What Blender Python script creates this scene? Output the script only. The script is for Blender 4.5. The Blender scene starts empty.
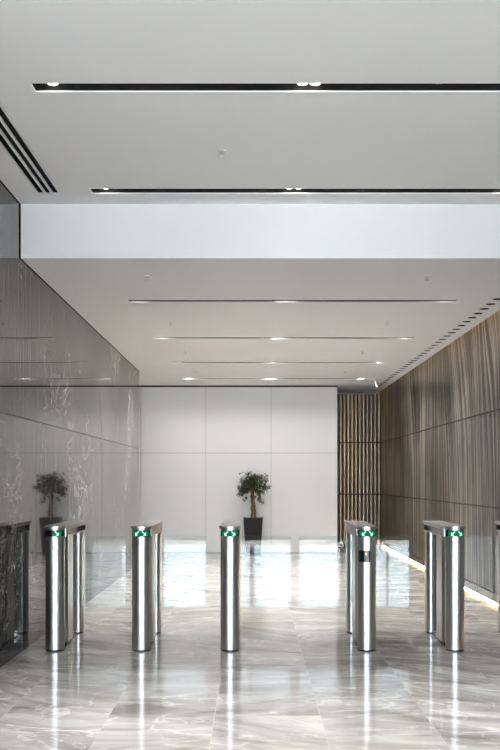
import bpy, bmesh, math, random
from mathutils import Vector, Matrix

random.seed(7)
sc = bpy.context.scene
COL = sc.collection
PI = math.pi

# ------------------------------------------------------------------ helpers
def link(o):
    COL.objects.link(o)
    return o

def tag(o, label=None, cat=None, group=None, kind=None):
    if label: o['label'] = label
    if cat: o['category'] = cat
    if group: o['group'] = group
    if kind: o['kind'] = kind
    return o

def thing(name, label, cat, loc=(0, 0, 0), group=None):
    o = link(bpy.data.objects.new(name, None))
    o.empty_display_size = 0.1
    o.location = loc
    return tag(o, label, cat, group)

def obj(name, bm, mat, parent=None, smooth=None, loc=None):
    bmesh.ops.recalc_face_normals(bm, faces=bm.faces[:])
    me = bpy.data.meshes.new(name)
    bm.to_mesh(me)
    bm.free()
    if mat: me.materials.append(mat)
    if smooth is not None:
        for p in me.polygons: p.use_smooth = True
        me.set_sharp_from_angle(angle=math.radians(smooth))
    o = link(bpy.data.objects.new(name, me))
    if parent: o.parent = parent
    if loc: o.location = loc
    return o

def struct(name, bm, mat, parent=None, smooth=None):
    o = obj(name, bm, mat, parent, smooth)
    o['kind'] = 'structure'
    return o

def box(bm, x0, x1, y0, y1, z0, z1):
    v = [bm.verts.new(p) for p in ((x0, y0, z0), (x1, y0, z0), (x1, y1, z0), (x0, y1, z0),
                                   (x0, y0, z1), (x1, y0, z1), (x1, y1, z1), (x0, y1, z1))]
    for f in ((3, 2, 1, 0), (4, 5, 6, 7), (0, 1, 5, 4), (1, 2, 6, 5), (2, 3, 7, 6), (3, 0, 4, 7)):
        bm.faces.new([v[i] for i in f])
    return bm

def boxes(*args):
    bm = bmesh.new()
    for a in args: box(bm, *a)
    return bm

def prism(bm, pts, z0, z1, bev=0.0):
    """closed outline in XY raised from z0 to z1, with a small chamfer on both rims"""
    def inset(p, d):
        cx = sum(q[0] for q in pts) / len(pts); cy = sum(q[1] for q in pts) / len(pts)
        n = len(pts); out = []
        for i in range(n):
            a = Vector(pts[i - 1]); b = Vector(pts[i]); c = Vector(pts[(i + 1) % n])
            e1 = (b - a).normalized(); e2 = (c - b).normalized()
            nrm = Vector((-(e1.y + e2.y), e1.x + e2.x))
            if nrm.length < 1e-6: nrm = Vector((-e1.y, e1.x))
            nrm.normalize()
            out.append((b.x + nrm.x * d, b.y + nrm.y * d))
        return out
    rings = []
    if bev > 0:
        ins = inset(pts, bev)
        levels = [(ins, z0), (pts, z0 + bev), (pts, z1 - bev), (ins, z1)]
    else:
        levels = [(pts, z0), (pts, z1)]
    for p, z in levels:
        rings.append([bm.verts.new((q[0], q[1], z)) for q in p])
    n = len(pts)
    for a, b in zip(rings[:-1], rings[1:]):
        for i in range(n):
            bm.faces.new((a[i], a[(i + 1) % n], b[(i + 1) % n], b[i]))
    bm.faces.new(rings[0][::-1]); bm.faces.new(rings[-1])
    return bm

def circle_pts(cx, cy, r, n=40):
    return [(cx + r * math.cos(2 * PI * i / n), cy + r * math.sin(2 * PI * i / n)) for i in range(n)]

def rrect_pts(x0, x1, y0, y1, r, n=8):
    pts = []
    for (cx, cy, a0) in ((x1 - r, y0 + r, -PI / 2), (x1 - r, y1 - r, 0), (x0 + r, y1 - r, PI / 2), (x0 + r, y0 + r, PI)):
        for i in range(n + 1):
            a = a0 + PI / 2 * i / n
            pts.append((cx + r * math.cos(a), cy + r * math.sin(a)))
    return pts

def cyl(bm, cx, cy, r, z0, z1, n=40, bev=0.0):
    return prism(bm, circle_pts(cx, cy, r, n), z0, z1, bev)

def tube(bm, pts, radii, n=8):
    rings = []
    for i, p in enumerate(pts):
        p = Vector(p)
        d = (Vector(pts[min(i + 1, len(pts) - 1)]) - Vector(pts[max(i - 1, 0)])).normalized()
        s = d.cross(Vector((0, 1, 0.01))).normalized(); t = d.cross(s)
        rings.append([bm.verts.new(p + (s * math.cos(2 * PI * k / n) + t * math.sin(2 * PI * k / n)) * radii[i]) for k in range(n)])
    for a, b in zip(rings[:-1], rings[1:]):
        for k in range(n):
            bm.faces.new((a[k], a[(k + 1) % n], b[(k + 1) % n], b[k]))
    bm.faces.new(rings[0][::-1]); bm.faces.new(rings[-1])
    return bm

def arc_patch(bm, cx, cy, r0, r1, a0, a1, z0, z1, n=14):
    """curved plate on an upright cylinder; angle 0 looks to -Y, positive to +X"""
    cols = []
    for i in range(n + 1):
        a = a0 + (a1 - a0) * i / n
        s, c = math.sin(a), -math.cos(a)
        cols.append([bm.verts.new((cx + r * s, cy + r * c, z)) for r, z in ((r0, z0), (r1, z0), (r1, z1), (r0, z1))])
    for a, b in zip(cols[:-1], cols[1:]):
        for k in range(4):
            bm.faces.new((a[k], b[k], b[(k + 1) % 4], a[(k + 1) % 4]))
    bm.faces.new(cols[0]); bm.faces.new(cols[-1][::-1])
    return bm

# ------------------------------------------------------------------ node helpers
class NT:
    def __init__(self, name):
        self.m = bpy.data.materials.new(name)
        self.m.use_nodes = True
        self.t = self.m.node_tree
        self.t.nodes.clear()
        self.out = self.t.nodes.new('ShaderNodeOutputMaterial')
    def n(self, kind, **kw):
        x = self.t.nodes.new('ShaderNode' + kind)
        for k, v in kw.items(): setattr(x, k, v)
        return x
    def put(self, sock, v):
        if hasattr(v, 'default_value') or hasattr(v, 'is_linked'): self.t.links.new(v, sock)
        elif v is not None: sock.default_value = v
    def math(self, op, a, b=None, c=None, clamp=False):
        x = self.n('Math', operation=op, use_clamp=clamp)
        self.put(x.inputs[0], a)
        if b is not None: self.put(x.inputs[1], b)
        if c is not None: self.put(x.inputs[2], c)
        return x.outputs[0]
    def comb(self, a, b, c):
        x = self.n('CombineXYZ')
        for i, v in enumerate((a, b, c)): self.put(x.inputs[i], v)
        return x.outputs[0]
    def xyz(self):
        tc = self.n('TexCoord'); s = self.n('SeparateXYZ')
        self.t.links.new(tc.outputs['Object'], s.inputs[0])
        return s.outputs[0], s.outputs[1], s.outputs[2]
    def noise(self, vec, scale=1, detail=4, rough=.5, dist=0):
        x = self.n('TexNoise')
        self.put(x.inputs['Vector'], vec)
        x.inputs['Scale'].default_value = scale; x.inputs['Detail'].default_value = detail
        x.inputs['Roughness'].default_value = rough; x.inputs['Distortion'].default_value = dist
        return x.outputs[0]
    def ramp(self, fac, *stops):
        x = self.n('ValToRGB')
        self.put(x.inputs[0], fac)
        el = x.color_ramp.elements
        while len(el) < len(stops): el.new(1)
        for e, (p, c) in zip(el, stops):
            e.position = p; e.color = (*c, 1) if len(c) == 3 else c
        return x.outputs[0]
    def mix(self, fac, a, b, mode='MIX'):
        x = self.n('Mix', data_type='RGBA', blend_type=mode)
        self.put(x.inputs[0], fac)
        self.put(x.inputs[6], (*a, 1) if isinstance(a, tuple) else a)
        self.put(x.inputs[7], (*b, 1) if isinstance(b, tuple) else b)
        return x.outputs[2]
    def smooth(self, v, lo, hi):
        x = self.n('MapRange', interpolation_type='SMOOTHSTEP')
        self.put(x.inputs[0], v); x.inputs[1].default_value = lo; x.inputs[2].default_value = hi
        return x.outputs[0]
    def white(self, vec):
        x = self.n('TexWhiteNoise', noise_dimensions='3D')
        self.put(x.inputs[0], vec)
        return x.outputs[0]
    def bsdf(self, **kw):
        b = self.n('BsdfPrincipled')
        for k, v in kw.items():
            k = k.replace('_', ' ')
            if isinstance(v, tuple) and len(v) == 3: v = (*v, 1)
            self.put(b.inputs[k], v)
        self.t.links.new(b.outputs[0], self.out.inputs[0])
        return b
    def bump(self, b, height, strength=.1, dist=.01):
        x = self.n('Bump')
        x.inputs['Strength'].default_value = strength; x.inputs['Distance'].default_value = dist
        self.put(x.inputs['Height'], height)
        self.t.links.new(x.outputs[0], b.inputs['Normal'])

def plain(name, color, rough=.5, metal=0., var=.04, scale=6., spec=.5):
    """single-coloured surface with a faint procedural unevenness"""
    t = NT(name)
    x, y, z = t.xyz()
    n = t.noise(t.comb(x, y, z), scale, 3)
    a = tuple(max(0, c * (1 - var)) for c in color); b = tuple(min(1, c * (1 + var)) for c in color)
    t.bsdf(Base_Color=t.mix(n, a, b), Roughness=rough, Metallic=metal, Specular_IOR_Level=spec)
    return t.m

def glow(name, color, strength):
    t = NT(name)
    e = t.n('Emission')
    e.inputs[0].default_value = (*color, 1); e.inputs[1].default_value = strength
    t.t.links.new(e.outputs[0], t.out.inputs[0])
    return t.m

def make_steel(name, base=(.44, .43, .408), rough=.28):
    t = NT(name)
    x, y, z = t.xyz()
    n = t.noise(t.comb(t.math('MULTIPLY', x, 3), t.math('MULTIPLY', y, 3), t.math('MULTIPLY', z, 260)), 1, 2)
    b = t.bsdf(Base_Color=t.mix(n, tuple(c * .97 for c in base), base), Metallic=1.0,
               Roughness=rough)
    b.inputs['Anisotropic'].default_value = .0
    return t.m

def make_glass(name, tint=(.93, .96, .95)):
    t = NT(name)
    g = t.n('NewGeometry')
    ior = t.math('MULTIPLY_ADD', g.outputs['Backfacing'], 1 / 1.56 - 1.56, 1.56)
    f = t.n('Fresnel'); t.put(f.inputs[0], ior)
    tr = t.n('BsdfTransparent'); tr.inputs[0].default_value = (*tint, 1)
    gl = t.n('BsdfGlossy'); gl.inputs['Roughness'].default_value = 0.0
    mx = t.n('MixShader')
    t.put(mx.inputs[0], f.outputs[0])
    t.t.links.new(tr.outputs[0], mx.inputs[1]); t.t.links.new(gl.outputs[0], mx.inputs[2])
    t.t.links.new(mx.outputs[0], t.out.inputs[0])
    return t.m

# ------------------------------------------------------------------ materials
def make_floor():
    t = NT('polished_floor_stone')
    x, y, z = t.xyz()
    u = t.math('DIVIDE', t.math('ADD', x, .855 + 12), .602)
    ix = t.math('FLOOR', u)
    v = t.math('ADD', t.math('DIVIDE', t.math('ADD', y, 20.), 1.2), t.math('MULTIPLY', ix, .37))
    iy = t.math('FLOOR', v)
    rnd = t.white(t.comb(ix, iy, 3.1)); rnd2 = t.white(t.comb(iy, ix, 9.7))
    # every slab is cut from another place of the block
    px = t.math('ADD', x, t.math('MULTIPLY', rnd, 37.)); py = t.math('ADD', y, t.math('MULTIPLY', rnd2, 53.))
    vec = t.comb(px, py, rnd)
    warp = t.noise(vec, 1.3, 4, .6)
    sh = t.math('ADD', py, t.math('MULTIPLY', px, t.math('MULTIPLY_ADD', rnd2, 1.2, -.45)))
    cloud = t.noise(t.comb(t.math('MULTIPLY', px, .9), t.math('MULTIPLY', sh, 2.6), rnd), 1.5, 7, .62, .8)
    col = t.ramp(cloud, (.33, (.24, .218, .20)), (.5, (.44, .415, .395)), (.68, (.62, .60, .575)))
    col = t.mix(t.math('MULTIPLY', t.math('SUBTRACT', rnd, .5), .6), col, (.62, .59, .56))
    # light calcite veins
    a = t.noise(t.comb(t.math('MULTIPLY', px, 1.0), t.math('MULTIPLY', sh, 1.9), rnd2), 1.1, 5, .55, 1.0)
    v1 = t.smooth(t.math('ABSOLUTE', t.math('SUBTRACT', a, .5)), .030, .0)
    b = t.noise(t.comb(px, t.math('MULTIPLY', sh, 1.3), rnd), 2.6, 4, .5, .9)
    v2 = t.smooth(t.math('ABSOLUTE', t.math('SUBTRACT', b, .5)), .022, .0)
    msk = t.smooth(warp, .42, .62)
    vein = t.math('MAXIMUM', t.math('MULTIPLY', t.math('MULTIPLY', v1, t.smooth(cloud, .35, .6)), .8), t.math('MULTIPLY', t.math('MULTIPLY', v2, msk), .4))
    col = t.mix(vein, col, (.82, .79, .75))
    # thin pale joints
    fu = t.math('ABSOLUTE', t.math('SUBTRACT', t.math('FRACT', u), .5))
    fv = t.math('ABSOLUTE', t.math('SUBTRACT', t.math('FRACT', v), .5))
    ju = t.math('GREATER_THAN', fu, .5 - .0022 / .602)
    jv = t.math('GREATER_THAN', fv, .5 - .0022 / 1.2)
    j = t.math('MAXIMUM', ju, jv)
    col = t.mix(t.math('MULTIPLY', j, .5), col, (.66, .62, .56))
    rough = t.math('MULTIPLY_ADD', cloud, .06, .065)
    bs = t.bsdf(Base_Color=col, Roughness=rough, IOR=1.45)
    return t.m

def make_marble():
    t = NT('dark_polished_marble')
    x, y, z = t.xyz()
    h = t.math('SUBTRACT', y, x)     # run along the wall on either face
    warp = t.noise(t.comb(h, z, 0), 2.2, 4, .6)
    hw = t.math('MULTIPLY_ADD', warp, .35, h)
    st = t.noise(t.comb(t.math('MULTIPLY', hw, 7), t.math('MULTIPLY', z, .35), 4.), 1.6, 5, .6)
    col = t.ramp(st, (.3, (.018, .016, .014)), (.55, (.036, .033, .031)), (.8, (.11, .105, .10)))
    # thin upright grain
    g = t.noise(t.comb(t.math('MULTIPLY', h, 38), t.math('MULTIPLY', z, .5), 1.), 1., 3, .6)
    col = t.mix(t.math('MULTIPLY', t.smooth(g, .50, .68), .6), col, (.26, .255, .25))
    # white crackle veins, gathered in upright swarms
    a = t.noise(t.comb(t.math('MULTIPLY', h, 1.0), t.math('MULTIPLY', z, 1.6), 7.), 1.6, 6, .58, 1.6)
    v1 = t.smooth(t.math('ABSOLUTE', t.math('SUBTRACT', a, .5)), .008, .0)
    b = t.noise(t.comb(t.math('MULTIPLY', h, 3.), t.math('MULTIPLY', z, 3.), 2.), 2.6, 4, .6, 1.2)
    v2 = t.smooth(t.math('ABSOLUTE', t.math('SUBTRACT', b, .52)), .012, .0)
    sw = t.smooth(t.noise(t.comb(t.math('MULTIPLY', h, 1.1), t.math('MULTIPLY', z, .55), 11.), 1., 2, .5), .49, .62)
    vein = t.math('MULTIPLY', t.math('MAXIMUM', v1, t.math('MULTIPLY', v2, .6)), t.math('MULTIPLY_ADD', sw, .9, .1))
    col = t.mix(vein, col, (.92, .87, .77))
    # slab joints
    jz = t.math('LESS_THAN', t.math('ABSOLUTE', t.math('SUBTRACT', z, 1.83)), .004)
    fy = t.math('ABSOLUTE', t.math('SUBTRACT', t.math('FRACT', t.math('DIVIDE', h, .9)), .5))
    jy = t.math('GREATER_THAN', fy, .4975)
    col = t.mix(t.math('MAXIMUM', jz, t.math('MULTIPLY', jy, .7)), col, (.006, .006, .006))
    rough = t.math('MULTIPLY_ADD', jz, .5, .025)
    t.bsdf(Base_Color=col, Roughness=rough, IOR=1.5)
    return t.m

def make_bronze():
    t = NT('streaked_bronze_panel')
    x, y, z = t.xyz()
    h = t.math('ADD', y, x)
    big = t.noise(t.comb(t.math('MULTIPLY', h, .5), t.math('MULTIPLY', z, .08), 5.), 1., 1, .5)
    lean = t.math('MULTIPLY', t.math('SUBTRACT', big, .5), 1.2)
    hs = t.math('MULTIPLY_ADD', z, lean, h)
    tone = t.noise(t.comb(t.math('MULTIPLY', h, .9), t.math('MULTIPLY', z, .8), 8.), 1., 3, .5)
    s1 = t.noise(t.comb(t.math('MULTIPLY', hs, 13.), t.math('MULTIPLY', z, .18), 1.), 1., 3, .6)
    s2 = t.noise(t.comb(t.math('MULTIPLY', hs, 38.), t.math('MULTIPLY', z, .12), 2.), 1., 2, .6)
    s = t.math('ADD', t.math('MULTIPLY', s1, .42), t.math('ADD', t.math('MULTIPLY', s2, .42), t.math('MULTIPLY', tone, .16)))
    col = t.ramp(s, (.43, (.008, .006, .005)), (.485, (.06, .047, .036)), (.52, (.24, .203, .168)), (.59, (.64, .575, .50)))
    rib = t.math('SINE', t.math('MULTIPLY', h, 2 * PI / .035))
    col = t.mix(t.math('MULTIPLY_ADD', rib, .12, .12), col, (.03, .022, .015))
    bs = t.bsdf(Base_Color=col, Roughness=.32, Metallic=.75, Coat_Weight=.18, Coat_Roughness=.03, Coat_IOR=1.5)
    t.bump(bs, t.math('ADD', rib, t.math('MULTIPLY', s2, 2.)), .35, .004)
    return t.m

M = dict(
    floor=make_floor(), marble=make_marble(), bronze=make_bronze(),
    ceiling=plain('matt_ceiling_paint', (.88, .875, .87), .9, var=.012, scale=1.2, spec=.2),
    bulk=plain('matt_white_plaster', (.67, .67, .675), .85, var=.01, scale=1.2, spec=.2),
    wallwhite=plain('white_wall_panel', (.74, .735, .73), .35, var=.012, scale=.8, spec=.3),
    groove=plain('grey_joint', (.10, .10, .10), .8),
    black=plain('matt_black', (.008, .008, .009), .6, spec=.2),
    gap=plain('shadow_gap_black', (.012, .012, .012), .8, spec=.1),
    rubber=plain('black_rubber', (.012, .012, .012), .5),
    steel=make_steel('brushed_steel'),
    steel_lid=make_steel('brushed_steel_lid', (.46, .455, .445), .34),
    steel_dark=make_steel('dark_steel', (.26, .255, .25), .3),
    screen_off=plain('dark_display_glass', (.004, .012, .008), .08),
    sensor=plain('black_sensor_glass', (.006, .006, .007), .06),
    green=glow('green_display', (.0, .22, .08), .62),
    arrow=glow('white_green_arrow', (.62, 1., .78), .95),
    glass=make_glass('clear_glass'),
    pane=make_glass('window_glass', (.97, .98, .98)),
    pot=plain('gloss_black_planter', (.006, .006, .008), .12, var=.1, spec=.5),
    soil=plain('dark_soil', (.025, .017, .011), .95, var=.4, scale=40),
    slat=plain('bronze_slat', (.27, .18, .10), .30, metal=.7, var=.15, scale=3),
    slatback=plain('black_alcove_backing', (.010, .009, .008), .5),
    skirt=plain('polished_bronze_skirting', (.22, .18, .14), .12, metal=.8),
    rail=plain('dark_bronze_rail', (.03, .022, .015), .45, metal=.6),
    lamp=glow('lamp_lens', (1., .95, .86), 9.0),
    ledwarm=glow('warm_led_strip', (1., .64, .30), 22.0),
    ledcove=glow('warm_cove_strip', (1., .72, .42), 9.0),
    red=glow('red_led', (1., .06, .02), 1.2), white_led=glow('white_led', (1., .95, .75), 1.4), green_led=glow('green_led', (.1, .8, .2), 1.),
    metalwhite=plain('white_enamel', (.78, .78, .78), .35),
    chrome=plain('satin_chrome', (.7, .7, .7), .2, metal=1.),
    frame=plain('anodised_frame', (.10, .10, .105), .4, metal=.5),
    paving=plain('pale_paving', (.56, .54, .51), .85, var=.12, scale=1.5),
)

def make_bark():
    t = NT('twisted_bark')
    x, y, z = t.xyz()
    n = t.noise(t.comb(t.math('MULTIPLY', x, 30), t.math('MULTIPLY', y, 30), t.math('MULTIPLY', z, 6)), 2, 5, .6)
    bs = t.bsdf(Base_Color=t.ramp(n, (.3, (.07, .04, .02)), (.55, (.20, .12, .06)), (.75, (.34, .24, .14))), Roughness=.85)
    t.bump(bs, n, .5, .01)
    return t.m
def make_leaf():
    t = NT('ficus_leaf')
    x, y, z = t.xyz()
    n = t.noise(t.comb(x, y, z), 11, 3, .6)
    t.bsdf(Base_Color=t.ramp(n, (.3, (.014, .024, .007)), (.55, (.04, .07, .016)), (.75, (.13, .16, .06))), Roughness=.38)
    return t.m
M['bark'] = make_bark(); M['leaf'] = make_leaf()

# ------------------------------------------------------------------ measured frame
EYE = 1.35
F = 960.0
ZC, ZU = 3.06, 3.48            # low ceiling, high ceiling
XL, XR = -1.80, 2.58           # marble wall, bronze wall
YB = 7.44                      # bulkhead face
YM = 15.3                      # end of the marble wall
YW = 17.55                     # white wall
YS = 19.25                     # slatted alcove wall
YF = -5.0                      # glazed front behind the camera
YE = 3.0                       # where the entrance zone narrows
PL = .007                      # plasterboard thickness

# ------------------------------------------------------------------ shell
struct('floor', boxes((-6.2, 6.2, YF - .1, YS + .2, -.1, 0)), M['floor'])
struct('ground', boxes((-30, 30, -45, YF - .1, -.12, -.02)), M['paving'])

struct('wall_left', boxes((XL - .3, XL, YE, YM, 0, 3.75)), M['marble'])
struct('wall_recess', boxes((-5.2, XL - .3, YM - .2, YM, 0, 3.75)), M['wallwhite'])
struct('wall_recess_left', boxes((-5.2, -5.0, YM, YW, 0, 3.75)), M['wallwhite'])
struct('wall_entrance_left', boxes((-6.2, -6.0, YF, YE, 0, 3.75)), M['marble'])
struct('wall_entrance_right', boxes((6.0, 6.2, YF, YE, 0, 3.75)), M['bronze'])
struct('wall_lobby_left', boxes((-6.2, XL - .3, YE, YE + .2, 0, 3.75)), M['marble'])
struct('wall_lobby_right', boxes((XR + .2, 6.2, YE, YE + .2, 0, 3.75)), M['bronze'])
struct('sky_blocker', boxes((-6.3, 6.3, YF - .1, YS + .3, 3.75, 3.85)), M['gap'])  # unseen slab added above the ceilings to block the sky

# bronze wall: three tiers of panels over dark joints, floating above a lit plinth recess
tiers = [(.14, 1.036), (1.054, 2.071), (2.089, 3.30)]
struct('wall_right', boxes((XR + .11, XR + .2, YE, YS + .2, 0, 3.75)), M['slatback'])
bm = bmesh.new()
for z0, z1 in tiers:
    box(bm, XR, XR + .11, YE, YS, z0, z1)
struct('wall_right_panels', bm, M['bronze'])
bm = boxes((XR + .012, XR + .11, YE, YS, 1.036, 1.054), (XR + .012, XR + .11, YE, YS, 2.071, 2.089))
struct('trim_3', bm, M['rail'])
struct('baseboard_right', boxes((XR + .004, XR + .1, YE, YS, .040, .128)), M['skirt'])

# white panel wall
bm = bmesh.new()
xe = [-5.0, -4.42, -3.23, -2.035, -.845, .347, 1.557]
for a, b in zip(xe[:-1], xe[1:]):
    for z0, z1 in ((0.006, 1.822), (1.828, 3.03)):
        box(bm, a + .0025, b - .0025, YW, YW + .02, z0, z1)
struct('wall_back', bm, M['wallwhite'])
struct('wall_back_core', boxes((-5.0, 1.55, YW + .02, YW + .2, 0, 3.75)), M['groove'])
struct('trim_2', boxes((-5.0, 1.557, YW + .004, YW + .02, 3.03, 3.075)), M['gap'])
struct('wall_alcove_left', boxes((1.35, 1.5, YW + .2, YS, 0, 3.75)), M['slatback'])

# slatted alcove
struct('wall_alcove', boxes((1.3, XR + .11, YS + .05, YS + .2, 0, 3.75)), M['slatback'])
bm = bmesh.new()
x = 1.535
while x < XR - .03:
    for z0, z1 in ((.05, 1.03), (1.06, 2.065), (2.095, 3.20)):
        box(bm, x, x + .024, YS - .03, YS + .05, z0, z1)
    x += .0765
struct('wall_alcove_slats', bm, M['slat'])
struct('trim_4', boxes((1.5, XR, YS - .035, YS + .05, 1.03, 1.06), (1.5, XR, YS - .035, YS + .05, 2.065, 2.095), (1.5, XR, YS - .035, YS + .05, 0, .05)), M['rail'])

# ------------------------------------------------------------------ ceilings with real openings
SLOT_X = (-1.19, 1.97)
slots_up = [(5.170, 5.283), (7.045, 7.165)]
def ycl(py, h): return h * F / (479 - py)
slots_low = []
for py in (301.2, 338.2, 362.6, 378.8):
    y = ycl(py, ZC - EYE); slots_low.append((y - .055, y + .055))
VENT = (-1.605, -1.425, 4.3, 7.17)

AIR_X, AIR_L, AIR_W = 2.335, .096, .092
air_y = []
y = 9.13
while y < 18.5:
    air_y.append(y); y += .262

def stadium(cx, cy, L, W, n=6):
    return rrect_pts(cx - L / 2, cx + L / 2, cy - W / 2, cy + W / 2, W / 2 - .0005, n)

def cut(o, cutter_bm):
    c = obj('cutter', cutter_bm, None)
    md = o.modifiers.new('cut', 'BOOLEAN'); md.object = c; md.operation = 'DIFFERENCE'; md.solver = 'EXACT'
    bpy.context.view_layer.update()
    dg = bpy.context.evaluated_depsgraph_get()
    me = bpy.data.meshes.new_from_object(o.evaluated_get(dg))
    o.modifiers.clear()
    old = o.data; o.data = me
    cm = c.data
    bpy.data.objects.remove(c); bpy.data.meshes.remove(cm); bpy.data.meshes.remove(old)

G = .009
up = bmesh.new()
prism(up, [(-6, YF), (6, YF), (6, YE), (XR, YE), (XR, YB + .02), (XL + G, YB + .02), (XL + G, YE), (-6, YE)], ZU, ZU + PL)
cu = struct('ceiling_high', up, M['ceiling'])
cb = bmesh.new()
for a, b in slots_up: box(cb, SLOT_X[0], SLOT_X[1], a, b, ZU - .1, ZU + .1)
box(cb, *VENT, ZU - .1, ZU + .1)
cut(cu, cb)

lo = bmesh.new()
prism(lo, [(XL + G, YB + .012), (2.50, YB + .012), (2.50, YS - .04), (1.5, YS - .04), (1.5, YW), (-5, YW), (-5, YM), (XL + G, YM)], ZC, ZC + PL)
cl = struct('ceiling', lo, M['ceiling'])
cb = bmesh.new()
for a, b in slots_low: box(cb, SLOT_X[0], SLOT_X[1], a, b, ZC - .1, ZC + .1)
for y in air_y: prism(cb, stadium(AIR_X, y, AIR_L, AIR_W), ZC - .1, ZC + .1)
cut(cl, cb)

struct('wall_bulkhead', boxes((XL + G, XR, YB, YB + .012, ZC, ZU)), M['bulk'])
# black shadow gaps along the marble
struct('trim_1', boxes((XL, XL + G, YE, YB + .03, ZU + .004, ZU + .03),
                       (XL, XL + G, YB + .006, YB + .03, ZC + .01, ZU + .01),
                       (XL, XL + G, YB + .02, YM, ZC + .004, ZC + .03)), M['gap'])
# cove above the bronze wall, closed by a dark lid
struct('trim_5', boxes((2.46, XR + .11, YB + .02, YS, 3.30, 3.32)), M['gap'])

# ------------------------------------------------------------------ recessed slot lights
def area(name, loc, power, color, size, parent=None, spread=120):
    l = bpy.data.lights.new(name, 'AREA')
    l.shape = 'DISK'; l.size = size; l.energy = power; l.color = color
    l.spread = math.radians(spread)
    o = link(bpy.data.objects.new(name, l))
    o.location = loc
    if parent: o.parent = parent
    return o

LAMPX = [-1.085, .275, .345, 1.86]
LP_UP, LP_LOW = 6.6, 17.5
SKY = 9.5
def slot_light(y0, y1, zc, label, power, spread, dead=()):
    cx, cy = sum(SLOT_X) / 2, (y0 + y1) / 2
    t = thing('recessed_light', label, 'ceiling light', (cx, cy, zc), 'slot lights in the ceiling')
    hx, hy = (SLOT_X[1] - SLOT_X[0]) / 2, (y1 - y0) / 2
    w, z0, z1 = .003, PL, .105
    obj('housing', boxes((-hx - w, hx + w, -hy - w, hy + w, z1, z1 + w),
                         (-hx - w, -hx, -hy, hy, z0, z1), (hx, hx + w, -hy, hy, z0, z1),
                         (-hx - w, hx + w, -hy - w, -hy, z0, z1), (-hx - w, hx + w, hy, hy + w, z0, z1)), M['black'], t)
    for i, lx in enumerate(LAMPX + list(dead)):
        bm = bmesh.new()
        cyl(bm, lx - cx, 0, .033, .036, z1, 28, .002)
        sp = obj('spotlight', bm, M['black'], t, 40)
        bm = bmesh.new()
        if lx in dead:
            cyl(bm, lx - cx, 0, .020, .026, .036, 28)
            obj('lens', bm, M['chrome'], sp, 40)
        else:
            cyl(bm, lx - cx, 0, .028, .024, .036, 28)
            obj('lens', bm, M['lamp'], sp, 40)
            area('lamp_light', (lx - cx, 0, .022), power * (.5 if .2 < lx < .4 else 1), (1., .98, .95), .05, sp, spread)
    bm = bmesh.new()
    box(bm, .275 - cx - .045, .345 - cx + .045, -.040, .040, .058, .066)
    obj('mounting_plate', bm, M['gap'], t)

slot_light(*slots_up[0], ZU, 'widest black slot light, nearest the top of the photo', LP_UP, 58, (1.015,))
slot_light(*slots_up[1], ZU, 'black slot light in the high ceiling just before the bulkhead', LP_UP * .06, 58)
names = ['dark slot light in the low ceiling, first behind the bulkhead', 'slot light in the low ceiling, second behind the bulkhead',
         'slot light in the low ceiling, third behind the bulkhead', 'slot light in the low ceiling nearest the white wall']
for (a, b), nm, pw, sd in zip(slots_low, names, (.46, 1.30, 1.25, .44), (100, 125, 125, 155)): slot_light(a, b, ZC, nm, LP_LOW * pw, sd)

# ------------------------------------------------------------------ linear grille
x0, x1, y0, y1 = VENT
t = thing('ceiling_vent', 'linear air grille with three black slots in the high ceiling beside the marble wall', 'air vent', ((x0 + x1) / 2, (y0 + y1) / 2, ZU))
hx, hy = (x1 - x0) / 2, (y1 - y0) / 2
obj('duct', boxes((-hx, hx, -hy, hy, .085, .09), (-hx, -hx + .003, -hy, hy, PL, .085), (hx - .003, hx, -hy, hy, PL, .085),
                  (-hx, hx, -hy, -hy + .003, PL, .085), (-hx, hx, hy - .003, hy, PL, .085)), M['black'], t)
obj('frame', boxes((-hx + .0006, -hx + .014, -hy + .0006, hy - .0006, -.003, PL), (hx - .014, hx - .0006, -hy + .0006, hy - .0006, -.003, PL),
                   (-hx + .014, hx - .014, -hy + .0006, -hy + .014, -.003, PL), (-hx + .014, hx - .014, hy - .014, hy - .0006, -.003, PL)), M['metalwhite'], t)
for k in (-1, 1):
    obj('bar', boxes((k * .0265 - .009, k * .0265 + .009, -hy + .014, hy - .014, -.003, .006)), M['metalwhite'], t)
for k in (-1, 0, 1):
    obj('blade', boxes((k * .053 + .004, k * .053 + .006, -hy + .014, hy - .014, .012, .03)), M['black'], t)

# ------------------------------------------------------------------ row of round air holes
ORD = ['first', 'second', 'third', 'fourth', 'fifth', 'sixth', 'seventh', 'eighth', 'ninth', 'tenth', 'eleventh', 'twelfth', 'thirteenth',
       'fourteenth', 'fifteenth', 'sixteenth', 'seventeenth', 'eighteenth', 'nineteenth', 'twentieth', 'twenty-first', 'twenty-second',
       'twenty-third', 'twenty-fourth', 'twenty-fifth', 'twenty-sixth', 'twenty-seventh', 'twenty-eighth', 'twenty-ninth', 'thirtieth',
       'thirty-first', 'thirty-second', 'thirty-third', 'thirty-fourth', 'thirty-fifth', 'thirty-sixth', 'thirty-seventh', 'thirty-eighth']
def air_slot_bm():
    bm = bmesh.new()
    o = stadium(0, 0, AIR_L - .001, AIR_W - .001); i = stadium(0, 0, AIR_L - .005, AIR_W - .005)
    n = len(o)
    R = [[bm.verts.new((p[0], p[1], z)) for p in q] for q, z in ((o, .06), (o, .0005), (i, .0005), (i, .055))]
    for a, b in zip(R[:-1], R[1:]):
        for k in range(n): bm.faces.new((a[k], a[(k + 1) % n], b[(k + 1) % n], b[k]))
    bm.faces.new(R[0][::-1]); bm.faces.new(R[-1])
    return bm
proto = obj('air_hole', air_slot_bm(), M['black'], None, 40)
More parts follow.
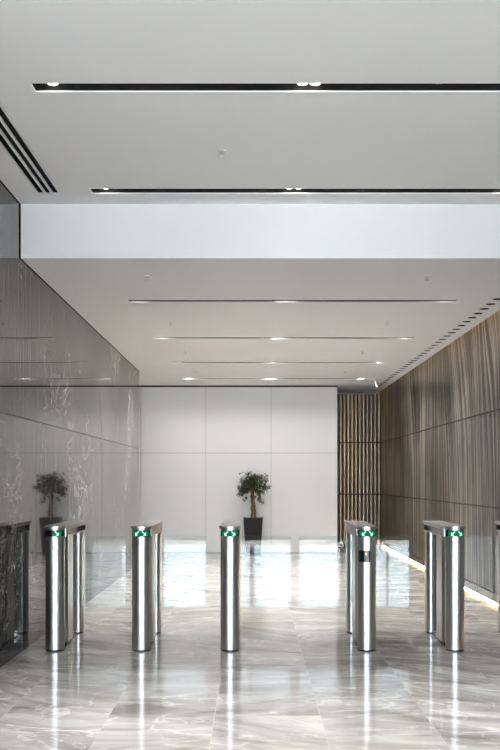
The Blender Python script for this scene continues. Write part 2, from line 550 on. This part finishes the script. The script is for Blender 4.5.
for i, y in enumerate(air_y):
    o = proto if i == 0 else link(proto.copy())
    o.location = (AIR_X, y, ZC)
    w = ORD[i]
    tag(o, f'round black air hole above the bronze wall, {w} in the row from the near end', 'air vent', 'round air holes along the right ceiling edge')
    if i == len(air_y) - 1: o['label'] = 'round black air hole above the bronze wall, last of the row at the slatted alcove'

# ------------------------------------------------------------------ sprinklers
def sprinkler(x, y, z, label):
    t = thing('ceiling_sprinkler', label, 'sprinkler', (x, y, z), 'ceiling sprinklers')
    bm = bmesh.new(); cyl(bm, 0, 0, .026, -.005, 0, 24, .001); obj('flange', bm, M['metalwhite'], t, 40)
    bm = bmesh.new(); cyl(bm, 0, 0, .008, -.016, -.005, 16)
    for s in (-1, 1): tube(bm, [(s * .006, 0, -.015), (s * .013, 0, -.022), (s * .004, 0, -.031)], [.003] * 3, 6)
    obj('body', bm, M['chrome'], t, 40)
    bm = bmesh.new(); cyl(bm, 0, 0, .015, -.034, -.030, 20); obj('deflector', bm, M['chrome'], t, 40)

sprinkler(-.195, 6.23, ZU, 'small sprinkler alone in the high ceiling between the two black slots')
rows = ['between the bulkhead and the first low slot light', 'between the first and second low slot lights',
        'between the second and third low slot lights', 'between the third low slot light and the last']
for y, r in zip((8.09, 10.46, 12.83, 15.2), rows):
    sprinkler(-.885, y, ZC, 'small sprinkler on the marble side, ' + r)
    sprinkler(1.475, y, ZC, 'small sprinkler on the bronze wall side, ' + r)

# white hanging fitting by the last slot
t = thing('ceiling_fitting', 'small white hooked fitting hanging from the low ceiling near the slatted alcove', 'ceiling fitting', (2.12, 16.45, ZC))
bm = bmesh.new(); box(bm, -.11, .03, -.02, .02, -.012, 0); obj('plate', bm, M['metalwhite'], t)
bm = bmesh.new(); tube(bm, [(0, 0, -.012), (0, 0, -.05), (.012, 0, -.10), (.03, 0, -.13)], [.016, .014, .014, .018], 12); obj('arm', bm, M['metalwhite'], t, 40)

# ------------------------------------------------------------------ LED lines of the bronze wall
s = obj('light_strip', boxes((XR + .030, XR + .045, YB, YS - .05, 0, .017)), M['ledwarm'])
tag(s, 'warm light line glowing on the floor under the bronze wall', 'light strip')
struct('cove_light_strip', boxes((2.515, 2.535, YB + .1, YS - .1, 3.275, 3.30)), M['ledcove'])  # unseen warm LED strip in the cove, lights the top of the wall

# ------------------------------------------------------------------ speed gates
FY = -.455                                     # local y of the front column axis
def seg(bm, cx, cy, r, p, q, w, zc):
    """a straight bar drawn on the cylinder between (u, z) points p and q"""
    p, q = Vector(p), Vector(q)
    d = (q - p).normalized(); n = Vector((-d.y, d.x)) * w / 2
    N = 6; prev = None
    first = None
    for i in range(N + 1):
        c = p.lerp(q, i / N)
        row = []
        for e in (c + n, c - n):
            a = e.x / r
            for rr in (r - .001, r + .0016):
                row.append(bm.verts.new((cx + rr * math.sin(a), cy - rr * math.cos(a), zc + e.y)))
        if prev:
            for a_, b_ in ((0, 1), (1, 3), (3, 2), (2, 0)):
                bm.faces.new((prev[a_], prev[b_], row[b_], row[a_]))
        else: first = row
        prev = row
    bm.faces.new((first[0], first[2], first[3], first[1])); bm.faces.new((prev[0], prev[1], prev[3], prev[2]))

def gate(gx, label, wings, sensors=(), arrows=(-1, 1), reader=False):
    t = thing('turnstile', label, 'turnstile', (gx, 8.03, 0), 'steel turnstile posts')
    R = .0748
    bm = bmesh.new(); cyl(bm, 0, FY, R - .004, 0, .012, 48); obj('base_ring', bm, M['rubber'], t, 40)
    bm = bmesh.new(); cyl(bm, 0, FY, R, .012, .900, 64, .001); obj('front_column', bm, M['steel'], t, 40)
    # lit band round the head of the column
    bm = bmesh.new(); cyl(bm, 0, FY, R - .001, .900, .948, 64); band = obj('display_band', bm, M['screen_off'], t, 40)
    a0, a1 = (-.95 if -1 in arrows else -.05), .95
    bm = bmesh.new(); arc_patch(bm, 0, FY, R - .002, R + .0004, a0, a1, .9035, .9445, 20)
    obj('screen', bm, M['green'], band, 40)
    for s in arrows:
        bm = bmesh.new()
        zc = .924
        seg(bm, 0, FY, R, (s * .013, .0165), (s * .040, -.013), .0062, zc)
        seg(bm, 0, FY, R, (s * .023, -.0145), (s * .0435, -.0145), .0062, zc)
        seg(bm, 0, FY, R, (s * .0405, .006), (s * .0405, -.0175), .0062, zc)
        obj('arrow', bm, M['arrow'], band)
    bm = bmesh.new(); cyl(bm, 0, FY, R - .001, .948, .962, 64, .001); obj('collar', bm, M['steel'], t, 40)
    # lid: round nose, square tail
    W = .0845
    pts = [(W, .50), (-W, .50)] + [(W * math.cos(a), FY + W * math.sin(a)) for a in [PI + PI * k / 28 for k in range(29)]]
    bm = bmesh.new(); prism(bm, pts, .962, .980, .003); obj('lid', bm, M['steel_lid'], t, 40)
    bm = bmesh.new(); prism(bm, rrect_pts(-.075, .075, FY + .088, .497, .012, 4), .888, .962, .001); hd = obj('header', bm, M['steel_lid'], t, 40)
    for s in sensors:
        x0, x1 = (.0735, .0765) if s > 0 else (-.0765, -.0735)
        obj('sensor_window', boxes((x0, x1, FY + .165, .480, .902, .947)), M['sensor'], hd)
    # curved second column
    bm = bmesh.new(); prism(bm, rrect_pts(-.073, .073, FY + .105, FY + .425, .058, 12), .042, .888, .001); obj('inner_column', bm, M['steel'], t, 30)
    bm = bmesh.new(); prism(bm, rrect_pts(-.058, .058, FY + .13, FY + .40, .03, 6), .008, .042); obj('inner_foot', bm, M['rubber'], t, 30)
    obj('base_plate', boxes((-.035, .035, FY + .07, .46, 0, .008)), M['steel_dark'], t)
    # hinge with its glass wing(s)
    hy = .11
    bm = bmesh.new(); cyl(bm, 0, hy, .030, .008, .888, 28, .001); post = obj('hinge_post', bm, M['steel_dark'], t, 40)
    obj('back_panel', boxes((-.045, .045, .20, .215, .05, .888)), M['steel_dark'], t)
    for s, L in wings:
        xs = sorted((s * .042, s * L))
        bm = bmesh.new(); prism(bm, rrect_pts(xs[0], xs[1], -.006, .006, .002, 2), 0, .602, .001)
        g = obj('glass_wing', bm, M['glass'], t); g.location = (0, hy, .265)
        cx = sorted((s * .026, s * .060))
        for z0 in (.05, .49):
            c = obj('glass_clamp', boxes((cx[0], cx[1], -.012, .012, z0, z0 + .06)), M['steel_dark'], g)
    # rear post
    bm = bmesh.new(); prism(bm, rrect_pts(-.073, .073, .345, .497, .045, 8), .012, .888, .001); obj('rear_column', bm, M['steel'], t, 30)
    bm = bmesh.new(); prism(bm, rrect_pts(-.068, .068, .35, .492, .04, 6), 0, .012); obj('rear_foot', bm, M['rubber'], t, 30)
    if reader:
        bm = bmesh.new(); arc_patch(bm, 0, FY, R - .002, R + .005, -.98, .30, .700, .790, 16); rd = obj('card_reader', bm, M['sensor'], t, 40)
        for z0, m in ((.773, 'red'), (.762, 'white_led'), (.751, 'green_led')):
            bm = bmesh.new(); arc_patch(bm, 0, FY, R + .004, R + .0062, -.20, -.06, z0, z0 + .010, 3); obj('indicator_light', bm, M[m], rd)
    return t

gate(-1.553, 'leftmost steel turnstile, beside the marble wall, with only one green arrow', [(1, .485)], (1, -1), (1,))
gate(-.872, 'steel turnstile second from the marble wall, with two green arrows', [(1, .485)])
gate(-.174, 'middle steel turnstile, standing just left of the potted tree, its glass wing reaching right', [(1, .505)])
gate(.903, 'steel turnstile with a black card reader on its column', [(-1, .505), (1, .43)], reader=True, sensors=(1,))
gate(1.600, 'rightmost whole steel turnstile, with black sensor window on its left side', [(1, .485)], (-1,))
gate(2.245, 'steel turnstile cut off by the right edge of the photo', [], (-1,))

# ------------------------------------------------------------------ potted tree
PY = 17.27
t = thing('potted_tree', 'small ficus tree with twisted trunk in a glossy black planter before the white wall', 'potted plant', (.02, PY, 0))
def frust(bm, levels, r=.03):
    rings = [[bm.verts.new((p[0], p[1], z)) for p in rrect_pts(-h, h, -h, h, r, 5)] for h, z in levels]
    n = len(rings[0])
    for a, b in zip(rings[:-1], rings[1:]):
        for k in range(n): bm.faces.new((a[k], a[(k + 1) % n], b[(k + 1) % n], b[k]))
    bm.faces.new(rings[0][::-1]); bm.faces.new(rings[-1])
    return bm
bm = bmesh.new(); frust(bm, [(.130, 0), (.134, .004), (.176, .645), (.180, .652), (.180, .660), (.168, .660), (.166, .62)])
obj('planter', bm, M['pot'], t, 35)
bm = bmesh.new(); frust(bm, [(.164, .60), (.164, .632), (.12, .640)]); obj('soil', bm, M['soil'], t)
bm = bmesh.new()
for k in range(3):
    pts, rad = [], []
    for i in range(25):
        f = i / 24
        a = 2 * PI * (k / 3 + f * 1.35); rr = .030 * (1 - .35 * f) + .012 * (1 - f) ** 3
        pts.append((rr * math.cos(a) + .015 - .03 * f, rr * math.sin(a), .625 + .53 * f)); rad.append(.021 - .008 * f)
    tube(bm, pts, rad, 10)
obj('trunk', bm, M['bark'], t, 60)
# crown
CZ = 1.29
ends = []
bm = bmesh.new()
for i in range(26):
    a = i * 2.399963; el = random.uniform(-.55, 1.2)
    L = random.uniform(.20, .30)
    d = Vector((math.cos(a) * math.cos(el), math.sin(a) * math.cos(el) * .8, math.sin(el)))
    p0 = Vector((-.012, 0, 1.12)); p2 = Vector((-.012, 0, 1.215)) + d * L; p1 = p0.lerp(p2, .5) + Vector((0, 0, .05))
    tube(bm, [p0, p0.lerp(p1, .6), p1, p1.lerp(p2, .6), p2], [.010, .007, .006, .004, .002], 6)
    ends.append((p1, p2))
# two hanging side shoots
for q in ((-.26, -.03, 1.08), (-.17, -.05, .985), (.16, -.03, .95), (.10, -.05, 1.05), (.24, .0, 1.17), (-.22, .02, 1.14)):
    p0 = Vector((-.01, 0, 1.13)); p2 = Vector(q); p1 = p0.lerp(p2, .5) + Vector((0, 0, .05))
    tube(bm, [p0, p1, p2], [.006, .004, .002], 6); ends.append((p1, p2))
for v in bm.verts:
    if v.co.y > .17: v.co.y = .17 + (v.co.y - .17) * .3
obj('branches', bm, M['bark'], t, 60)
bm = bmesh.new()
def leaf(bm, p, d, L, W):
    d = d.normalized(); s = d.cross(Vector((random.uniform(-.4, .4), random.uniform(-.4, .4), 1))).normalized(); n = s.cross(d)
    prof = [(0, .0), (.25, .8), (.5, 1.), (.75, .66), (1., .04)]
    L_, C_, R_ = [], [], []
    for f, w in prof:
        c = p + d * L * f + n * (-.25 * L * f * f)
        C_.append(bm.verts.new(c - n * .06 * W * w)); L_.append(bm.verts.new(c + s * W * .5 * w + n * W * .12 * w)); R_.append(bm.verts.new(c - s * W * .5 * w + n * W * .12 * w))
    for i in range(4):
        bm.faces.new((L_[i], L_[i + 1], C_[i + 1], C_[i])); bm.faces.new((C_[i], C_[i + 1], R_[i + 1], R_[i]))
for p1, p2 in ends[:26]:
    for k in range(23):
        f = random.uniform(.15, 1.1)
        p = p1.lerp(p2, f) + Vector((random.gauss(0, .022), random.gauss(0, .022), random.gauss(0, .02)))
        d = Vector((random.gauss(0, 1), random.gauss(0, 1), random.gauss(-.25, .6))) + (p2 - p1).normalized() * .8
        leaf(bm, p, d, random.uniform(.055, .085), random.uniform(.028, .038))
for k in range(170):
    p = Vector((random.gauss(-.01, .12), random.gauss(-.02, .10), random.gauss(1.27, .085)))
    p = Vector((max(-.25, min(.24, p.x)), max(-.22, min(.2, p.y)), min(1.47, p.z)))
    leaf(bm, p, Vector((random.gauss(0, 1), random.gauss(0, 1), random.gauss(-.2, .6))), random.uniform(.055, .085), random.uniform(.028, .038))
for p1, p2 in ends[26:]:
    for k in range(9):
        p = p1.lerp(p2, random.uniform(.5, 1.1)) + Vector((random.gauss(0, .014), random.gauss(0, .014), random.gauss(0, .014)))
        d = Vector((random.gauss(0, 1), random.gauss(0, 1), random.gauss(-.5, .6))) + (p2 - p1).normalized() * .9
        leaf(bm, p, d, random.uniform(.05, .075), random.uniform(.024, .034))
for v in bm.verts:                       # the wall keeps the crown flat at the back
    if v.co.y > .17: v.co.y = .17 + (v.co.y - .17) * .3
me = obj('foliage', bm, M['leaf'], t, 180)

# ------------------------------------------------------------------ glazed front behind the camera
WX = [-6.0, -4.0, -2.0, 0.0, 2.0, 4.0, 6.0]
for i, (a, b) in enumerate(zip(WX[:-1], WX[1:])):
    fr = boxes((a, a + .05, YF - .08, YF, 0, ZU), (b - .05, b, YF - .08, YF, 0, ZU), (a + .05, b - .05, YF - .08, YF, 0, .12),
               (a + .05, b - .05, YF - .08, YF, ZU - .08, ZU), (a + .05, b - .05, YF - .07, YF - .01, 2.35, 2.41),
               ((a + b) / 2 - .02, (a + b) / 2 + .02, YF - .07, YF - .01, .12, 2.35))
    w = struct(f'window_{i + 1}', fr, M['frame'])
    pn = obj('window_pane', boxes((a + .05, b - .05, YF - .046, YF - .034, .12, ZU - .08)), M['pane'], w)
struct('wall_front', boxes((-6.2, 6.2, YF - .1, YF, ZU, 3.75)), M['bulk'])

# daylight enters through that glazing
pl = bpy.data.lights.new('daylight_portal', 'AREA'); pl.shape = 'RECTANGLE'; pl.size = 12.0; pl.size_y = 3.4
pl.cycles.is_portal = True
po = link(bpy.data.objects.new('daylight_portal', pl)); po.location = (0, YF + .03, 1.75); po.rotation_euler = (PI / 2, 0, 0)

sl = bpy.data.lights.new('sun', 'SUN'); sl.energy = 75.0; sl.color = (1., .985, .955); sl.angle = math.radians(.6)
so = link(bpy.data.objects.new('sun', sl)); so.location = (8, -25, 30)
so.rotation_euler = Vector((-.2, .55, -.81)).to_track_quat('-Z', 'Y').to_euler()

w = bpy.data.worlds.new('sky'); sc.world = w; w.use_nodes = True
nt = w.node_tree; nt.nodes.clear()
o = nt.nodes.new('ShaderNodeOutputWorld'); b = nt.nodes.new('ShaderNodeBackground')
tc = nt.nodes.new('ShaderNodeTexCoord'); sp = nt.nodes.new('ShaderNodeSeparateXYZ'); rp = nt.nodes.new('ShaderNodeValToRGB')
nt.links.new(tc.outputs['Generated'], sp.inputs[0]); nt.links.new(sp.outputs[2], rp.inputs[0])
rp.color_ramp.elements[0].position = 0.0; rp.color_ramp.elements[0].color = (.78, .89, 1., 1)
rp.color_ramp.elements[1].position = .7; rp.color_ramp.elements[1].color = (.55, .76, 1., 1)
nt.links.new(rp.outputs[0], b.inputs[0]); b.inputs[1].default_value = SKY
nt.links.new(b.outputs[0], o.inputs[0])

# ------------------------------------------------------------------ camera
cam = bpy.data.cameras.new('camera')
cam.sensor_fit = 'VERTICAL'; cam.sensor_height = 36.0
cam.lens = F / 750 * 36.0
cam.shift_y = (479 - 375) / 750.0
cam.shift_x = -(252 - 250) / 750.0
cam.clip_start = .05; cam.clip_end = 200
co = link(bpy.data.objects.new('camera', cam))
co.location = (0, 0, EYE); co.rotation_euler = (PI / 2, 0, 0)
sc.camera = co

# ------------------------------------------------------------------ render look
sc.view_settings.view_transform = 'Standard'
sc.view_settings.look = 'None'
sc.view_settings.gamma = 1.0
sc.view_settings.use_curve_mapping = False
sc.view_settings.exposure = 0.72
cy = sc.cycles
cy.use_denoising = True
cy.max_bounces = 14; cy.diffuse_bounces = 6; cy.glossy_bounces = 8; cy.transparent_max_bounces = 24
cy.caustics_reflective = False; cy.caustics_refractive = False
cy.sample_clamp_indirect = 8.0
cy.blur_glossy = .5
